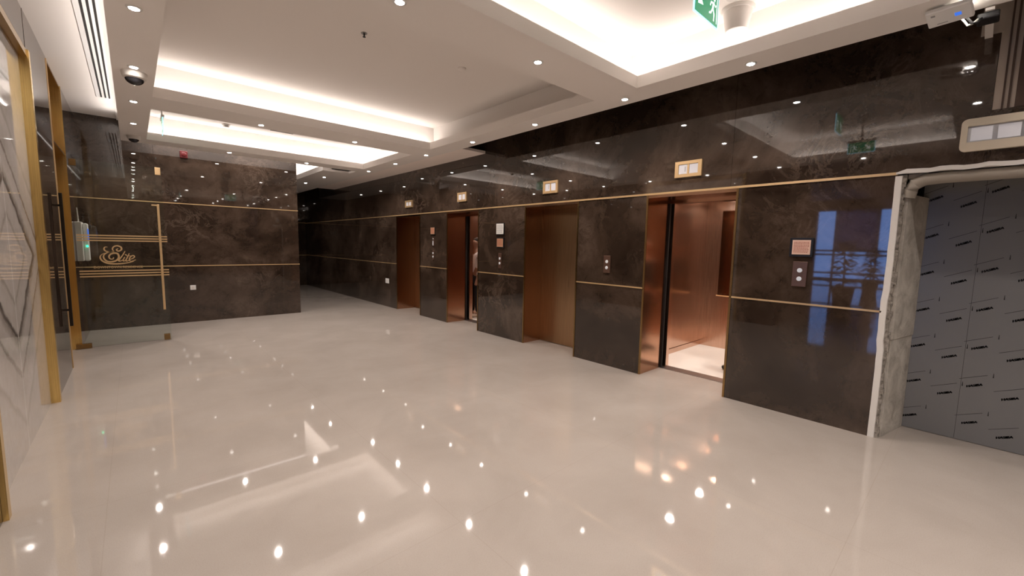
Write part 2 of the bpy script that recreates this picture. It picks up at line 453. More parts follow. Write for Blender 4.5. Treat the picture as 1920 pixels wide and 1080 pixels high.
RRow = [.19, 1.446, 2.688, 4.046, 5.412, 6.81, 8.005, 9.30]
names = ['half hidden by the white wireless box', 'above the framed notice pier', 'at the near tray corner', 'above the closed bronze lift',
         'fifth from the white wireless box', 'where the middle tray ends', 'beside the farther tray', 'last before the passage soffit']
for y, s in zip(RRow, names): place_light(4.005, y, 'round downlight in the beam along the lift wall, ' + s, 'downlights along the lift wall')
for (x, y), s in zip([(1.392, 2.70), (2.69, 2.70), (1.40, 6.78), (2.70, 6.78), (1.396, 9.31), (2.71, 9.31), (1.40, .15), (2.70, .15)],
     ['on first cross beam, at the top edge of the picture', 'on first cross beam, between the two big lit trays', 'on second cross beam, beside the slot grille', 'on second cross beam, nearer the lifts',
      'on last cross beam, above the back wall middle', 'on last cross beam, above the end of the back wall', 'on beam behind camera, far from the lifts', 'on the beam behind the camera, nearer the lifts']):
    place_light(x, y, 'round downlight ' + s, 'downlights on the cross beams')
for i, y in enumerate((-1.15, -2.45)):  # unseen rows added to throw more light on the filmed doors
    for j, x in enumerate((.092, 1.4, 2.7, 4.005)):
        place_light(x, y, 'added unseen downlight behind the camera, %s row, %s from the left wall' % (ORD[i], ORD[j]), 'added downlights behind the camera')
for (x, y), s in zip([(3.6, 11.0), (3.6, 12.5), (3.6, 14.0)], ['nearest the lobby', 'middle one', 'farthest one']):
    place_light(x, y, 'round downlight in passage soffit past the back wall, ' + s, 'downlights in the passage', 20)

# ------------------------------------------------------------------ lifts
def lift(depth, a, b, label, kind):
    t = thing('elevator', label, 'elevator', (R, (a + b) / 2, 0), None)
    D = R + depth
    MB().box(R - .004, D, b - .008, b + .012, 0, ZL - .03).build('side_jamb', 'copper', t)
    MB().box(R - .004, D, a - .012, a + .008, 0, ZL - .03).build('side_jamb', 'copper', t)
    MB().box(R - .004, D, a - .012, b + .012, ZL - .045, ZL - .008).build('head_jamb', 'copper', t)
    MB().box(D - .02, D + .16, a, b, -.004, .004).build('door_sill', 'steel', t)
    if kind == 'closed':
        m = (a + b) / 2 - .25
        MB().box(D, D + .03, m + .002, b - .008, .006, ZL - .045).build('door_leaf', 'bronze', t)
        MB().box(D + .012, D + .04, a + .008, m, .006, ZL - .045).build('door_leaf', 'bronze', t)
    else:
        x0, x1, y0, y1 = D + .16, 6.99, a - .30, b + .27
        dx = .10 if kind == 'open' else .10
        # black strip painting in the shaded door pocket, then the parked leaf edges
        MB().box(D + .001, D + .03, b - .030, b + .004, .006, ZL - .045).build('door_leaf', 'gapblack', t)
        MB().box(D + .07, D + .10, b - .055, b + .002, .006, ZL - .045).build('car_door_leaf', 'copper_v', t)
        MB().box(D + .11, D + .16, b - .045, b + .002, .006, ZL - .05).build('car_door_leaf', 'copper_v', t)
        MB().box(D, D + .16, a - .02, a + .01, .006, ZL - .045).build('door_leaf', 'dark_metal', t)
        MB().box(D, D + .16, a, b, ZL - .07, ZL - .02).build('door_header', 'copper', t)
        MB().box(x0 - .02, x1 + .03, y0 - .03, y1 + .03, -.05, .001).build('car_floor', 'carfloor', t)
        MB().box(x0, x1, y1, y1 + .03, 0, 2.42).build('car_side_wall', 'copper_v', t)
        MB().box(x0, x1, y0 - .03, y0, 0, 2.42).build('car_side_wall', 'copper_v', t)
        bw = MB().box(x1, x1 + .03, y0, y1, 0, 2.42).build('car_back_wall', 'copper_v', t)
        MB().box(x1 - .012, x1 + .001, y0 + .2, y1 - .25, .86, 2.2).build('mirror_panel', 'bronze_mirror', bw)
        MB().box(x1 - .02, x1 + .001, y0 + .18, y1 - .23, .845, .862).build('mirror_frame', 'gold', bw)
        MB().box(x0, x0 + .02, y0, a - .02, 0, 2.42).build('car_front_return', 'copper_v', t)
        MB().box(x0, x0 + .02, b + .01, y1, 0, 2.42).build('car_front_return', 'copper_v', t)
        MB().box(x0 + .02, x1, y1 - .012, y1, 0, .075).build('skirting_strip', 'copper_v', t)
        cl = MB().box(x0, x1, y0 - .03, y1 + .03, 2.42, 2.46).build('car_ceiling', 'copper_v', t)
        for px in (x0 + .35, x1 - .3):
            for py in (y0 + .3, y1 - .3):
                MB().lathe((px, py, 2.42), [(.045, -.006), (.05, 0)], 20).build('car_lamp', 'carlens', cl)
        for px in (x0 + .35, x1 - .3):
            for py in (y0 + .3, y1 - .3):
                d = bpy.data.lights.new('car_lamp', 'SPOT'); d.energy = 46 if kind == 'open' else 16; d.color = (1, .91, .83); d.shadow_soft_size = .05; d.spot_size = math.radians(150); d.spot_blend = .9
                o = bpy.data.objects.new('car_lamp', d); COL.objects.link(o); o.location = (px, py, 2.40)
    return t
lift(.50, *OPEN[0], 'open copper lift with a brightly lit car and pale floor', 'open')
lift(.40, *OPEN[1], 'closed bronze lift with both door leaves shut in a deep copper reveal', 'closed')
lift(.45, *OPEN[2], 'half lit open copper lift with a person standing inside', 'dim')
lift(.485, *OPEN[3], 'farthest copper lift recess, seen only as a narrow reveal', 'closed')

# unfinished lift with grey filmed doors
a, b = -.76, .44
t = thing('elevator', 'unfinished lift with grey filmed door panels and raw board reveal', 'elevator', (R, -.15, 0))
D = 5.21
pr = {}
for k, (y0, y1) in enumerate(((.006, .37), (-.755, .004))):
    leaf = MB().box(D, D + .03, y0, y1, .004, 2.5).build('door_leaf', 'film', t)
    inkb, faint = MB(), MB()
    ca, sa = math.cos(math.radians(23)), math.sin(math.radians(23))
    def put(mb, vs, fs, yc, zc, rot=True):
        # u runs towards -y (to the right as seen from the lobby), v up
        mb.add([(D - .0006 - (v[2] if len(v) > 2 else 0), yc - ((v[0] * ca - v[1] * sa) if rot else v[0]), zc + ((v[0] * sa + v[1] * ca) if rot else v[1])) for v in vs], fs)
    tv, tf = text_mesh('HASIBA', .0265, 0, .25)
    # thicken the strokes a little by stacking offset copies
    ncol = 2 if k == 0 else 4
    for c in range(ncol):
        yc = (y1 - .075 - .2 * c)
        for rI in range(-1, 8):
            zc = .12 + .325 * rI + (.0 if c % 2 == 0 else -.06) + (.05 if k else 0)
            if zc < .08 or zc > 2.30 or yc - .06 < y0: continue
            for ox in (-.003, -.0015, 0, .0015, .003): put(inkb, [(v[0] * 1.08 + ox, v[1] + ox * .3) for v in tv], tf, yc, zc)
            put(faint, [(-.085, -.0018), (.085, -.0018), (.085, .0018), (-.085, .0018)], [(0, 1, 2, 3)], yc + .01, zc + .072)
            q = [(-.0035, -.02), (.0035, -.02), (.0012, .018), (-.0012, .018)]
            put(inkb, q, [(0, 1, 2, 3)], yc - .10, zc + .11, False)
    inkb.build('film_print', 'ink', leaf); faint.build('film_line', 'ink2', leaf)
MB().box(D + .03, D + .06, -.76, .46, 0, 2.5).build('slit_light_block', 'gapblack', t)  # added black sheet, keeps sky light out of the slit between leaves
slant = lambda y: (lambda p: (p[0], p[1] - (p[0] - R - .06) * .20 + y, p[2]))
MB(slant(.425)).box(R + .055, D - .002, 0, .05, .86, 2.08).build('reveal_board', 'board', t, .003)
MB(slant(.432)).box(R + .065, D - .002, 0, .05, .0, .86).build('reveal_board', 'board', t, .003)
# jagged mortar between stone edge and board
mb = MB(); random.seed(3)
z = 0.
while z < 2.22:
    h = random.uniform(.02, .05); d = random.uniform(.03, .10)
    mb.box(R + .012, R + .058 + d * .12, .448 + random.uniform(-.010, .008), .489, z, z + h); z += h
mb.build('mortar_edge', 'mortar', t)
mb = MB(); z = 0.
prev = None
vs, fs = [], []
K = 26
for i in range(K + 1):
    z = 2.22 * i / K; wob = random.uniform(-.003, .003) + (.012 if .85 < z < 1.25 else 0)
    for (x, y) in ((R - .006, .512 + wob * .6), (R - .006, .470 + wob * .6), (R + .02, .466 + wob * .6), (R + .02, .5)):
        vs.append((x, y, z))
for i in range(K):
    for j in range(4): fs.append((i * 4 + j, i * 4 + (j + 1) % 4, (i + 1) * 4 + (j + 1) % 4, (i + 1) * 4 + j))
fs += [(0, 1, 2, 3), tuple(K * 4 + j for j in (3, 2, 1, 0))]
mb.add(vs, fs).build('stone_edge_strip', 'edge', t)
# header: white tape strip, foam roll with rounded corner
vs, fs = [], []; K = 24
for i in range(K + 1):
    y = .51 - 1.5 * i / K; wob = .006 * math.sin(i * 1.7) + random.uniform(-.003, .003); hh = .030 if i else .012
    for (x, zz) in ((R - .016, ZL - .006 + wob), (R - .018, ZL - .004 + hh + wob), (R + .02, ZL + hh), (R + .03, ZL - .004)):
        vs.append((x, y, zz))
for i in range(K):
    for j in range(4): fs.append((i * 4 + j, i * 4 + (j + 1) % 4, (i + 1) * 4 + (j + 1) % 4, (i + 1) * 4 + j))
fs += [(0, 1, 2, 3), tuple(K * 4 + j for j in (3, 2, 1, 0))]
MB().add(vs, fs).build('header_tape', 'edge', t, smooth=True)
MB().tube([(R + .05, -.75, 2.19), (R + .05, .24, 2.19), (R + .05, .34, 2.183), (R + .055, .395, 2.155), (R + .06, .422, 2.105), (R + .06, .43, 2.045)], [.045, .045, .047, .05, .05, .046], 14).build('foam_wrap', 'foam_grey', t, smooth=True)
MB().box(R + .06, D - .005, -.75, .44, 2.20, 2.235).build('header_board', 'foam', t)
mb = MB()
MB().box(R + .06, D - .005, -.75, .44, 2.235, 2.24).build('header_block', 'gapblack', t)

# ------------------------------------------------------------------ hall indicators
def indicator(y0, y1, z0, z1, label):
    yc, zc = (y0 + y1) / 2, (z0 + z1) / 2
    t = thing('hall_indicator', label, 'lift indicator', (R, yc, zc), 'hall indicators above the lifts')
    fw, fh = .04, .034
    mb = MB()
    x0, x1 = R - .022, R + .002
    mb.box(x0, x1, y0, y1, z1 - fh, z1); mb.box(x0, x1, y0, y1, z0, z0 + fh); mb.box(x0, x1, y0, y0 + fw, z0 + fh, z1 - fh); mb.box(x0, x1, y1 - fw, y1, z0 + fh, z1 - fh); mb.box(x0 + .004, x1, yc - .010, yc + .010, z0 + fh, z1 - fh)
    mb.build('gold_frame', 'gold', t)
    for c in (-1, 1):
        m0 = yc + (.012 if c > 0 else -(y1 - y0) / 2 + fw + .002); m1 = yc + ((y1 - y0) / 2 - fw - .002 if c > 0 else -.012)
        d = MB().box(R - .014, R, m0, m1, z0 + fh + .003, z1 - fh - .003).build('display', 'display', t, .002)
        if c > 0: MB().box(R - .016, R - .0141, m0 + .02, m0 + .026, z0 + .06, z1 - .06).build('display_mark', 'text_grey', d)
    return t
indicator(2.109, 2.414, 2.40, 2.576, 'gold framed twin indicator above the open bright lift')
indicator(4.208, 4.506, 2.38, 2.562, 'gold framed twin indicator above the closed bronze lift')
indicator(6.479, 6.776, 2.40, 2.571, 'gold framed twin indicator above the lift with the person inside')
indicator(8.538, 8.857, 2.40, 2.555, 'smallest looking twin indicator, above the farthest lift')
# the big unfinished one wrapped in cream foam
t = thing('hall_indicator', 'large indicator in a cream foam surround above the grey filmed lift', 'lift indicator', (R, -.14, 2.475))
def rrect(y0, y1, z0, z1, r, n=6):
    out = []
    for cy, cz, a0 in ((y1 - r, z1 - r, 0), (y0 + r, z1 - r, 90), (y0 + r, z0 + r, 180), (y1 - r, z0 + r, 270)):
        for i in range(n + 1):
            an = math.radians(a0 + 90 * i / n); out.append((cy + r * math.cos(an), cz + r * math.sin(an)))
    return out
o_ = rrect(-.45, .17, 2.358, 2.592, .035); i_ = rrect(-.40, .135, 2.42, 2.538, .004)
nn = len(o_)
vs = [(R - .035, y, z) for y, z in o_] + [(R - .045, y, z) for y, z in i_] + [(R, y, z) for y, z in o_] + [(R - .01, y, z) for y, z in i_]
fs = []
for i in range(nn):
    j = (i + 1) % nn
    fs += [(i, j, nn + j, nn + i), (i, 2 * nn + i, 2 * nn + j, j), (nn + i, nn + j, 3 * nn + j, 3 * nn + i)]
MB().add(vs, fs).build('foam_surround', 'foam', t)
MB().box(R - .012, R + .002, -.405, .14, 2.415, 2.543).build('face_plate', 'steel', t)
for y0, y1 in ((.010, .118), (-.122, -.015), (-.255, -.15)):
    MB().box(R - .018, R - .011, y0, y1, 2.432, 2.528).build('display', 'display', t, .002)

# ------------------------------------------------------------------ call panels and notices on the lift wall
def call_panel(y0, y1, z0, z1, label, plate='plate'):
    yc, zc = (y0 + y1) / 2, (z0 + z1) / 2
    t = thing('call_panel', label, 'call button panel', (R, yc, zc), 'lift call panels')
    MB().box(R - .012, R + .002, y0, y1, z0, z1).build('plate', plate, t, .003)
    for dz in (.025, -.055) if z1 - z0 > .2 else (.03, -.045):
        o = MB().lathe((R - .012, yc, zc + dz + .01), [(.021, 0), (.021, -.003), (.018, -.006)], 24, 0).build('button', 'button', t, smooth=True)
    return t
call_panel(1.06, 1.177, 1.261, 1.497, 'brown call plate with two lit buttons under the black framed notice')
call_panel(3.247, 3.352, 1.255, 1.485, 'copper coloured call plate between the bright lift and the closed lift')
call_panel(5.46, 5.54, 1.20, 1.46, 'faint call plate under the two stacked notices')
call_panel(7.63, 7.70, 1.26, 1.46, 'small call plate on the pier beside the farthest lift')
def notice(y0, y1, z0, z1, paper, ink, label, rows, frame='black', fw=.012):
    t = thing('notice', label, 'notice', (R, (y0 + y1) / 2, (z0 + z1) / 2))
    MB().box(R - .016, R + .001, y0, y1, z0, z1).build('frame', frame, t, .002)
    p = MB().box(R - .0175, R - .0155, y0 + fw, y1 - fw, z0 + fw, z1 - fw).build('sheet', paper, t)
    mb = MB(); random.seed(rows)
    iy0, iy1, iz0, iz1 = y0 + fw + .012, y1 - fw - .012, z0 + fw + .014, z1 - fw - .014
    st = (iz1 - iz0) / rows
    for r_ in range(rows):
        zc = iz1 - st * (r_ + .5); y = iy1
        while y > iy0 + .008:
            wd = min(random.uniform(.006, .016), y - iy0); mb.box(R - .0182, R - .0174, y - wd, y, zc - st * .22, zc + st * .22); y -= wd + .003
    mb.build('print_lines', ink, p)
    return t
notice(1.027, 1.215, 1.543, 1.72, 'pink_paper', 'text_red', 'black framed pink notice with rows of red print above the call plate', 8, fw=.021)
notice(5.398, 5.607, 1.772, 1.97, 'paper', 'text_grey', 'white framed notice, upper of two on the pier before the closed lift', 7)
notice(5.399, 5.594, 1.548, 1.723, 'tan_paper', 'text_red', 'tan framed notice right under the white notice', 7, fw=.018)
notice(7.592, 7.765, 1.784, 1.941, 'tan_paper', 'text_red', 'small tan notice on the pier by the farthest lift', 6)
t = thing('key_switch', 'small steel key switch under the small tan notice', 'switch', (R, 7.667, 1.63))
MB().box(R - .01, R + .001, 7.63, 7.705, 1.54, 1.73).build('plate', 'plate', t, .003)
MB().lathe((R - .01, 7.667, 1.69), [(.022, 0), (.022, -.008), (.018, -.012)], 20, 0).build('lock', 'steel', t)
MB().box(R - .014, R - .008, 7.655, 7.68, 1.56, 1.655).build('slot_bar', 'button', t)
def outlet(loc, sx, label):
    t = thing('wall_outlet', label, 'socket', loc, 'white wall outlets')
    x, y, z = loc
    if sx == 'y':
        MB().box(x - .045, x + .045, y - .010, y + .001, z - .045, z + .045).build('cover', 'white', t, .004)
        MB().box(x - .018, x + .018, y - .013, y - .009, z - .02, z + .02).build('socket_face', 'dome_white', t, .002)
    else:
        MB().box(x - .010, x + .001, y - .09, y + .09, z - .06, z + .06).build('cover', 'white', t, .004)
        MB().box(x - .013, x - .009, y - .04, y + .04, z - .025, z + .025).build('socket_face', 'dome_white', t, .002)
outlet((.813, YB, .668), 'y', 'white wall outlet low on the dark back wall')
outlet((R, 9.84, .65), 'x', 'white wall outlet on the lift wall before the farthest lift')
# fire sounder on back wall
t = thing('fire_sounder', 'red fire sounder high on the dark back wall', 'alarm', (.79, YB, 3.15))
MB().box(.73, .845, YB - .05, YB + .001, 3.09, 3.22).build('housing', 'red', t, .008)
MB().lathe((.787, YB - .05, 3.155), [(.04, 0), (.04, -.012), (.025, -.02)], 20, 1).build('horn', 'red', t, smooth=True)

# ------------------------------------------------------------------ ceiling devices
def dome_camera(y, r, label):
    t = thing('dome_camera', label, 'security camera', (.095, y, ZS), 'dome cameras on the left beam')
    MB().lathe((.095, y, ZS), [(r * .78, -r * .62), (r * .92, -r * .52), (r, -r * .18), (r, .004)], 32).build('housing', 'dome_white', t, smooth=True)
    d = [(r * .74 * math.cos(math.radians(q)), -r * .60 - r * .55 * math.sin(math.radians(q))) for q in (88, 75, 60, 45, 30, 15, 0)]
    MB().lathe((.095, y, ZS), d, 32).build('dome', 'smoke', t, smooth=True)
dome_camera(5.60, .098, 'large white dome camera with a smoked dome on the left beam')
dome_camera(9.0, .085, 'small looking dome camera at the far end of the left beam')
t = thing('ceiling_detector', 'white bucket shaped detector hanging beside the green exit sign', 'detector', (3.87, 1.53, ZU))
MB().lathe((3.87, 1.53, ZU), [(.122, -.025), (.13, -.008), (.13, 0)], 32).build('base', 'dome_white', t, smooth=True)
MB().lathe((3.87, 1.53, ZU), [(.074, -.18), (.083, -.175), (.104, -.07), (.11, -.022)], 32).build('bucket', 'dome_white', t, smooth=True)
t = thing('ceiling_sounder', 'flat white disc behind the green exit sign', 'detector', (3.62, 1.47, ZU))
MB().lathe((3.62, 1.47, ZU), [(.05, -.035), (.058, -.02), (.06, 0)], 28).build('disc', 'dome_white', t, smooth=True)
t = thing('smoke_detector', 'small smoke detector in the farther lit tray', 'detector', (1.32, 9.0, ZU))
MB().lathe((1.32, 9.0, ZU), [(.06, -.016), (.062, 0)], 28).build('base', 'dome_white', t, smooth=True)
MB().lathe((1.32, 9.0, ZU), [(.025, -.06), (.045, -.05), (.048, -.016)], 28).build('head', 'steel', t, smooth=True)
t = thing('sprinkler', 'small dark sprinkler in the middle tray', 'sprinkler', (1.76, 4.14, ZU))
MB().lathe((1.76, 4.14, ZU), [(.028, -.006), (.03, 0)], 24).build('rosette', 'steel', t)
MB().lathe((1.76, 4.14, ZU), [(.014, -.038), (.014, -.034), (.006, -.03), (.008, -.006)], 16).build('nozzle', 'black', t)
t = thing('smoke_detector', 'flat white detector disc in the middle tray', 'detector', (2.90, 4.14, ZU))
MB().lathe((2.90, 4.14, ZU), [(.035, -.022), (.045, -.015), (.048, 0)], 28).build('base', 'plaster', t, smooth=True)
t = thing('slot_grille', 'long thin slot grille in the farther lit tray', 'air grille', (2.13, 8.80, ZU))
MB().box(1.94, 2.36, 8.77, 8.84, ZU - .008, ZU + .001).build('frame', 'dome_white', t, .003)
MB().box(1.96, 2.34, 8.79, 8.82, ZU - .010, ZU - .007).build('slot', 'gap', t)

def exit_sign(loc, along, wd, ht, label, arrow=True):
    """a hanging plate; along: unit vector of its width"""
    x, y, z = loc
    t = thing('exit_sign', label, 'exit sign', loc)
    ax = Vector(along); nx = Vector((ax.y, -ax.x, 0))
    P = lambda u, v, d: tuple(Vector(loc) + ax * u + Vector((0, 0, v)) + nx * d)
    def slab(mb, u0, u1, v0, v1, d0, d1):
        vs = [P(u, v, d) for u in (u0, u1) for v in (v0, v1) for d in (d0, d1)]
        return mb.add(vs, [(0, 1, 3, 2), (4, 6, 7, 5), (0, 4, 5, 1), (2, 3, 7, 6), (0, 2, 6, 4), (1, 5, 7, 3)])
    h = wd / 2
    slab(MB(), -h, h, -ht / 2, ht / 2, -.004, .004).build('acrylic_plate', 'sign_edge', t)
    slab(MB(), -h, h, ht / 2, ht / 2 + .035, -.02, .02).build('lamp_housing', 'white', t, .003)
    if ZU - (z + ht / 2 + .035) > .02:
        slab(MB(), -.012, .012, ht / 2 + .035, ZU - z, -.008, .008).build('hanger', 'white', t)
    for sd in (-1, 1):
        d0, d1 = (.0042, .0052) if sd > 0 else (-.0052, -.0042)
        f = MB(); slab(f, -h + .008, h - .008, -ht / 2 + .008, ht / 2, d0, d1)
        face = f.build('green_face', 'green', t)
        dd = .0056 * sd; k = sd
        pic = MB()
        def poly(pts, th=.0006): pic.prism([(q[0] * k, q[1]) for q in pts], lambda u, v, e: P(u, v, dd + e * sd), th)
        s = ht
        # arrow on one half
        c = -wd * .24
        ang = math.radians(-135 if sd > 0 or True else -90)
        def ar(u, v): return (c + u * math.cos(ang) - v * math.sin(ang), u * math.sin(ang) + v * math.cos(ang))
        poly([ar(*q) for q in ((-.30 * s, -.06 * s), (.02 * s, -.06 * s), (.02 * s, -.2 * s), (.30 * s, 0), (.02 * s, .2 * s), (.02 * s, .06 * s), (-.30 * s, .06 * s))])
        # running figure in a doorway
        c2 = wd * .24
        for pts in ([(-.02, .16), (.08, .19), (.05, -.02), (-.05, -.02)], [(-.05, -.02), (.02, -.03), (-.10, -.20), (-.24, -.24), (-.24, -.18), (-.14, -.15)],
                    [(-.02, -.02), (.05, -.02), (.14, -.15), (.12, -.36), (.06, -.36), (.07, -.17)], [(.05, .17), (.08, .13), (.18, .06), (.24, .12), (.21, .15), (.17, .11)],
                    [(-.02, .16), (.0, .11), (-.12, .10), (-.17, .0), (-.21, .02), (-.15, .15)]):
            poly([(c2 + p[0] * s, p[1] * s) for p in pts])
        poly([(c2 + .09 * s + .055 * s * math.cos(q), .26 * s + .055 * s * math.sin(q)) for q in [2 * PI * i / 12 for i in range(12)]])
        poly([(c2 + .27 * s, -.38 * s), (c2 + .31 * s, -.38 * s), (c2 + .31 * s, .40 * s), (c2 + .27 * s, .40 * s)])
        pic.build('pictogram', 'sign_white', face)
    return t
exit_sign((2.795, 1.30, 3.155), (1, 0, 0), .34, .21, 'green exit sign with a white arrow and running figure at the top edge')
exit_sign((1.30, 1.30, 3.13), (0, 1, 0), .32, .15, 'green exit sign facing the lift wall, seen mirrored above the framed notice')
exit_sign((.44, 8.72, 3.34), (0, 1, 0), .34, .22, 'edge on blue glowing exit sign in the farther lit tray')

# wireless box with cables and a black adapter under the beam
t = thing('wireless_router', 'tilted white wireless box with blue mark hanging at the beam edge', 'router', (3.985, .262, ZS - .035))
rx = Matrix.Rotation(math.radians(-6), 4, 'Z') @ Matrix.Rotation(math.radians(17), 4, 'Y')
def rot_box(b, name, mat, bev=0., par=None):
    mb = MB(lambda p: Vector(t.location) + (rx @ Vector(p))); mb.box(*b)
    return mb.build(name, mat, par or t, bev)
cs = rot_box((-.075, .075, -.105, .105, -.03, .0), 'case', 'white', .008)
rot_box((-.012, .018, -.055, -.025, -.0312, -.0295), 'blue_mark', 'blue_led', 0, cs)
rot_box((.045, .050, .01, .06, -.0312, -.0295), 'print', 'text_grey', 0, cs)
rot_box((-.045, -.03, .06, .08, -.0312, -.0295), 'print', 'text_grey', 0, cs)
MB().box(3.97, 4.04, .23, .30, ZS - .04, ZS + .001).build('mount', 'white', t)
t = thing('power_adapter', 'black adapter with looped cables beside the wireless box', 'adapter', (4.25, .10, 3.18))
MB().box(4.17, 4.30, .045, .145, 3.115, 3.155).build('body', 'black', t, .008)
MB().tube([(4.075, .19, 3.12), (4.10, .16, 3.08), (4.14, .14, 3.09), (4.18, .12, 3.13)], .007).build('cable', 'cable', t)
MB().tube([(4.075, .21, 3.12), (4.09, .18, 3.07), (4.14, .16, 3.09), (4.19, .13, 3.14)], .006).build('cable', 'white', t)
MB().box(4.15, R, .07, .11, 3.155, 3.17).build('bracket', 'dome_white', t)

# linear diffuser in the left ceiling strip
t = thing('linear_diffuser', 'long white linear air diffuser with three dark slots in the left ceiling', 'air diffuser', (-.22, 5, ZC))
MB().box(-.282, -.118, .6, 8.72, ZC - .006, ZC + .001).build('frame', 'white', t, .002)
for x in (-.228, -.184, -.142):
    MB().box(x - .009, x + .009, .64, 8.68, ZC - .0085, ZC - .0055).build('slot', 'gap', t)

# ------------------------------------------------------------------ left wall things
t = thing('marble_panel', 'white bookmatched marble wall panel with dark diamond veins in a gold frame', 'wall panel', (XL, 4.7, 0))
MB().box(XL - .09, XL - .040, 3.56, 5.86, 0.0, 3.2).build('marble_slab', 'marble', t)
MB().box(XL - .09, XL + .025, 5.83, 5.90, 0, 3.25).build('gold_post', 'jamb_gold', t)
MB().box(XL - .09, XL + .025, 3.525, 3.585, 0, 3.25).build('gold_post', 'jamb_gold', t)
MB().box(XL - .09, XL + .012, 3.585, 5.83, 3.19, 3.25).build('gold_head', 'gold_dark', t)
t = thing('door_portal', 'tall brushed gold door portal beyond the dark pier', 'doorway', (XL, 7.9, 0))
MB().box(XL - .48, XL + .008, 8.48, 8.514, 0, ZC - .01).build('jamb', 'jamb_gold', t)
MB().box(XL - .48, XL + .006, 7.281, 7.293, 0, ZC - .01).build('jamb', 'gold', t)
MB().box(XL - .48, XL, 7.294, 8.48, 2.70, 2.715).build('transom_bar', 'gold_dark', t)
MB().box(XL - .48, XL, 7.294, 8.48, 3.585, 3.61).build('head', 'gold_dark', t)
# dark pull handle
t = thing('pull_handle', 'long dark bar handle standing off the edge of the dark pier', 'door handle', (XL + .05, 7.03, .54))
MB().box(XL + .028, XL + .056, 7.01, 7.05, .56, 2.09).build('bar', 'dark_metal', t, .004)
for z in (.75, 1.95): MB().box(XL - .01, XL + .03, 7.02, 7.04, z - .012, z + .012).build('stand_off', 'dark_metal', t)

# open glass door leaf with lettering
YD = 8.46
t = thing('glass_door', 'open clear glass door leaf with gold stripes and Elite lettering', 'glass door', (-.60, YD, 0))
MB().box(-.585, .375, YD - .006, YD + .006, .015, 2.665).build('glass_panel', 'glass', t)
st = MB()
for z in (1.551, 1.587, 1.624, 1.036, 1.075, 1.114): st.box(-.585, .395, YD - .0085, YD - .0065, z - .009, z + .009)
st.build('gold_stripes', 'gold', t)
h = MB().box(.295, .325, YD - .075, YD - .045, .50, 2.11).build('pull_handle', 'gold', t, .003)
MB().box(.235, .296, YD - .07, YD - .05, 2.085, 2.105).build('handle_arm', 'gold', h)
MB().box(.302, .318, YD - .046, YD - .006, 1.90, 1.925).box(.302, .318, YD - .046, YD - .006, .70, .725).build('stand_off', 'gold', h)
MB().box(.285, .36, YD - .02, YD + .02, .012, .105).build('patch_fitting', 'gold_dark', t, .003)
MB().box(.30, .365, YD - .02, YD + .02, 2.555, 2.665).build('patch_fitting', 'gold', t, .003)
MB().box(-.68, -.52, YD - .02, YD + .015, .005, .075).build('floor_pivot', 'gold_dark', t, .003)
MB().box(-.60, -.53, YD - .02, YD + .015, 2.575, 2.665).build('patch_fitting', 'gold_dark', t, .003)
# lettering: ribbons along smooth strokes
def catmull(p, k=8):
    out = []
    q = [p[0]] + list(p) + [p[-1]]
    for i in range(1, len(q) - 2):
        a0, a1, a2, a3 = q[i - 1:i + 3]
        for j in range(k):
            s = j / k
            out.append(tuple(.5 * ((2 * a1[d]) + (-a0[d] + a2[d]) * s + (2 * a0[d] - 5 * a1[d] + 4 * a2[d] - a3[d]) * s * s + (-a0[d] + 3 * a1[d] - 3 * a2[d] + a3[d]) * s ** 3) for d in (0, 1)))
    out.append(p[-1]); return out
def ribbon(mb, pts, wmax, wmin=.35):
    c = [((x + .38) * .949 - .355, z) for x, z in catmull(pts)]; nC = len(c); vs, fs = [], []
    for i, (x, z) in enumerate(c):
        x0, z0 = c[max(i - 1, 0)]; x1, z1 = c[min(i + 1, nC - 1)]
        L = math.hypot(x1 - x0, z1 - z0) or 1; nx, nz = -(z1 - z0) / L, (x1 - x0) / L
        wd = wmax * (wmin + (1 - wmin) * math.sin(PI * (i / (nC - 1)))) / 2
        for d in (YD - .0066, YD - .0088):
            vs += [(x + nx * wd, d, z + nz * wd), (x - nx * wd, d, z - nz * wd)]
    for i in range(nC - 1):
        a = i * 4
        fs += [(a, a + 1, a + 5, a + 4), (a + 2, a + 6, a + 7, a + 3), (a, a + 4, a + 6, a + 2), (a + 1, a + 3, a + 7, a + 5)]
    mb.add(vs, fs)
mb = MB()
ribbon(mb, [(-.301, 1.458), (-.328, 1.458), (-.341, 1.432), (-.326, 1.402), (-.282, 1.391), (-.232, 1.402)], .017)
ribbon(mb, [(-.233, 1.396), (-.248, 1.429), (-.229, 1.466), (-.189, 1.478), (-.15, 1.457), (-.149, 1.42), (-.183, 1.4), (-.204, 1.42), (-.183, 1.438)], .020, .5)
ribbon(mb, [(-.23, 1.393), (-.292, 1.386), (-.343, 1.35), (-.352, 1.304), (-.323, 1.258), (-.275, 1.245), (-.214, 1.263), (-.183, 1.31), (-.192, 1.36), (-.229, 1.371), (-.272, 1.356), (-.293, 1.32), (-.28, 1.287), (-.25, 1.287), (-.242, 1.31)], .022, .5)
ribbon(mb, [(-.337, 1.373), (-.377, 1.343), (-.389, 1.304), (-.367, 1.258), (-.31, 1.224), (-.231, 1.214), (-.141, 1.219), (-.069, 1.232), (-.011, 1.249)], .022, .2)
ribbon(mb, [(-.107, 1.4), (-.14, 1.337), (-.178, 1.277), (-.187, 1.257), (-.164, 1.256), (-.133, 1.276)], .016, .6)
ribbon(mb, [(-.113, 1.317), (-.136, 1.27), (-.129, 1.255), (-.103, 1.266)], .016, .6)
ribbon(mb, [(-.096, 1.352), (-.104, 1.338)], .022, .8)
ribbon(mb, [(-.06, 1.367), (-.088, 1.303), (-.105, 1.266), (-.096, 1.253), (-.065, 1.266)], .016, .6)
ribbon(mb, [(-.095, 1.33), (-.046, 1.331)], .010, .8)
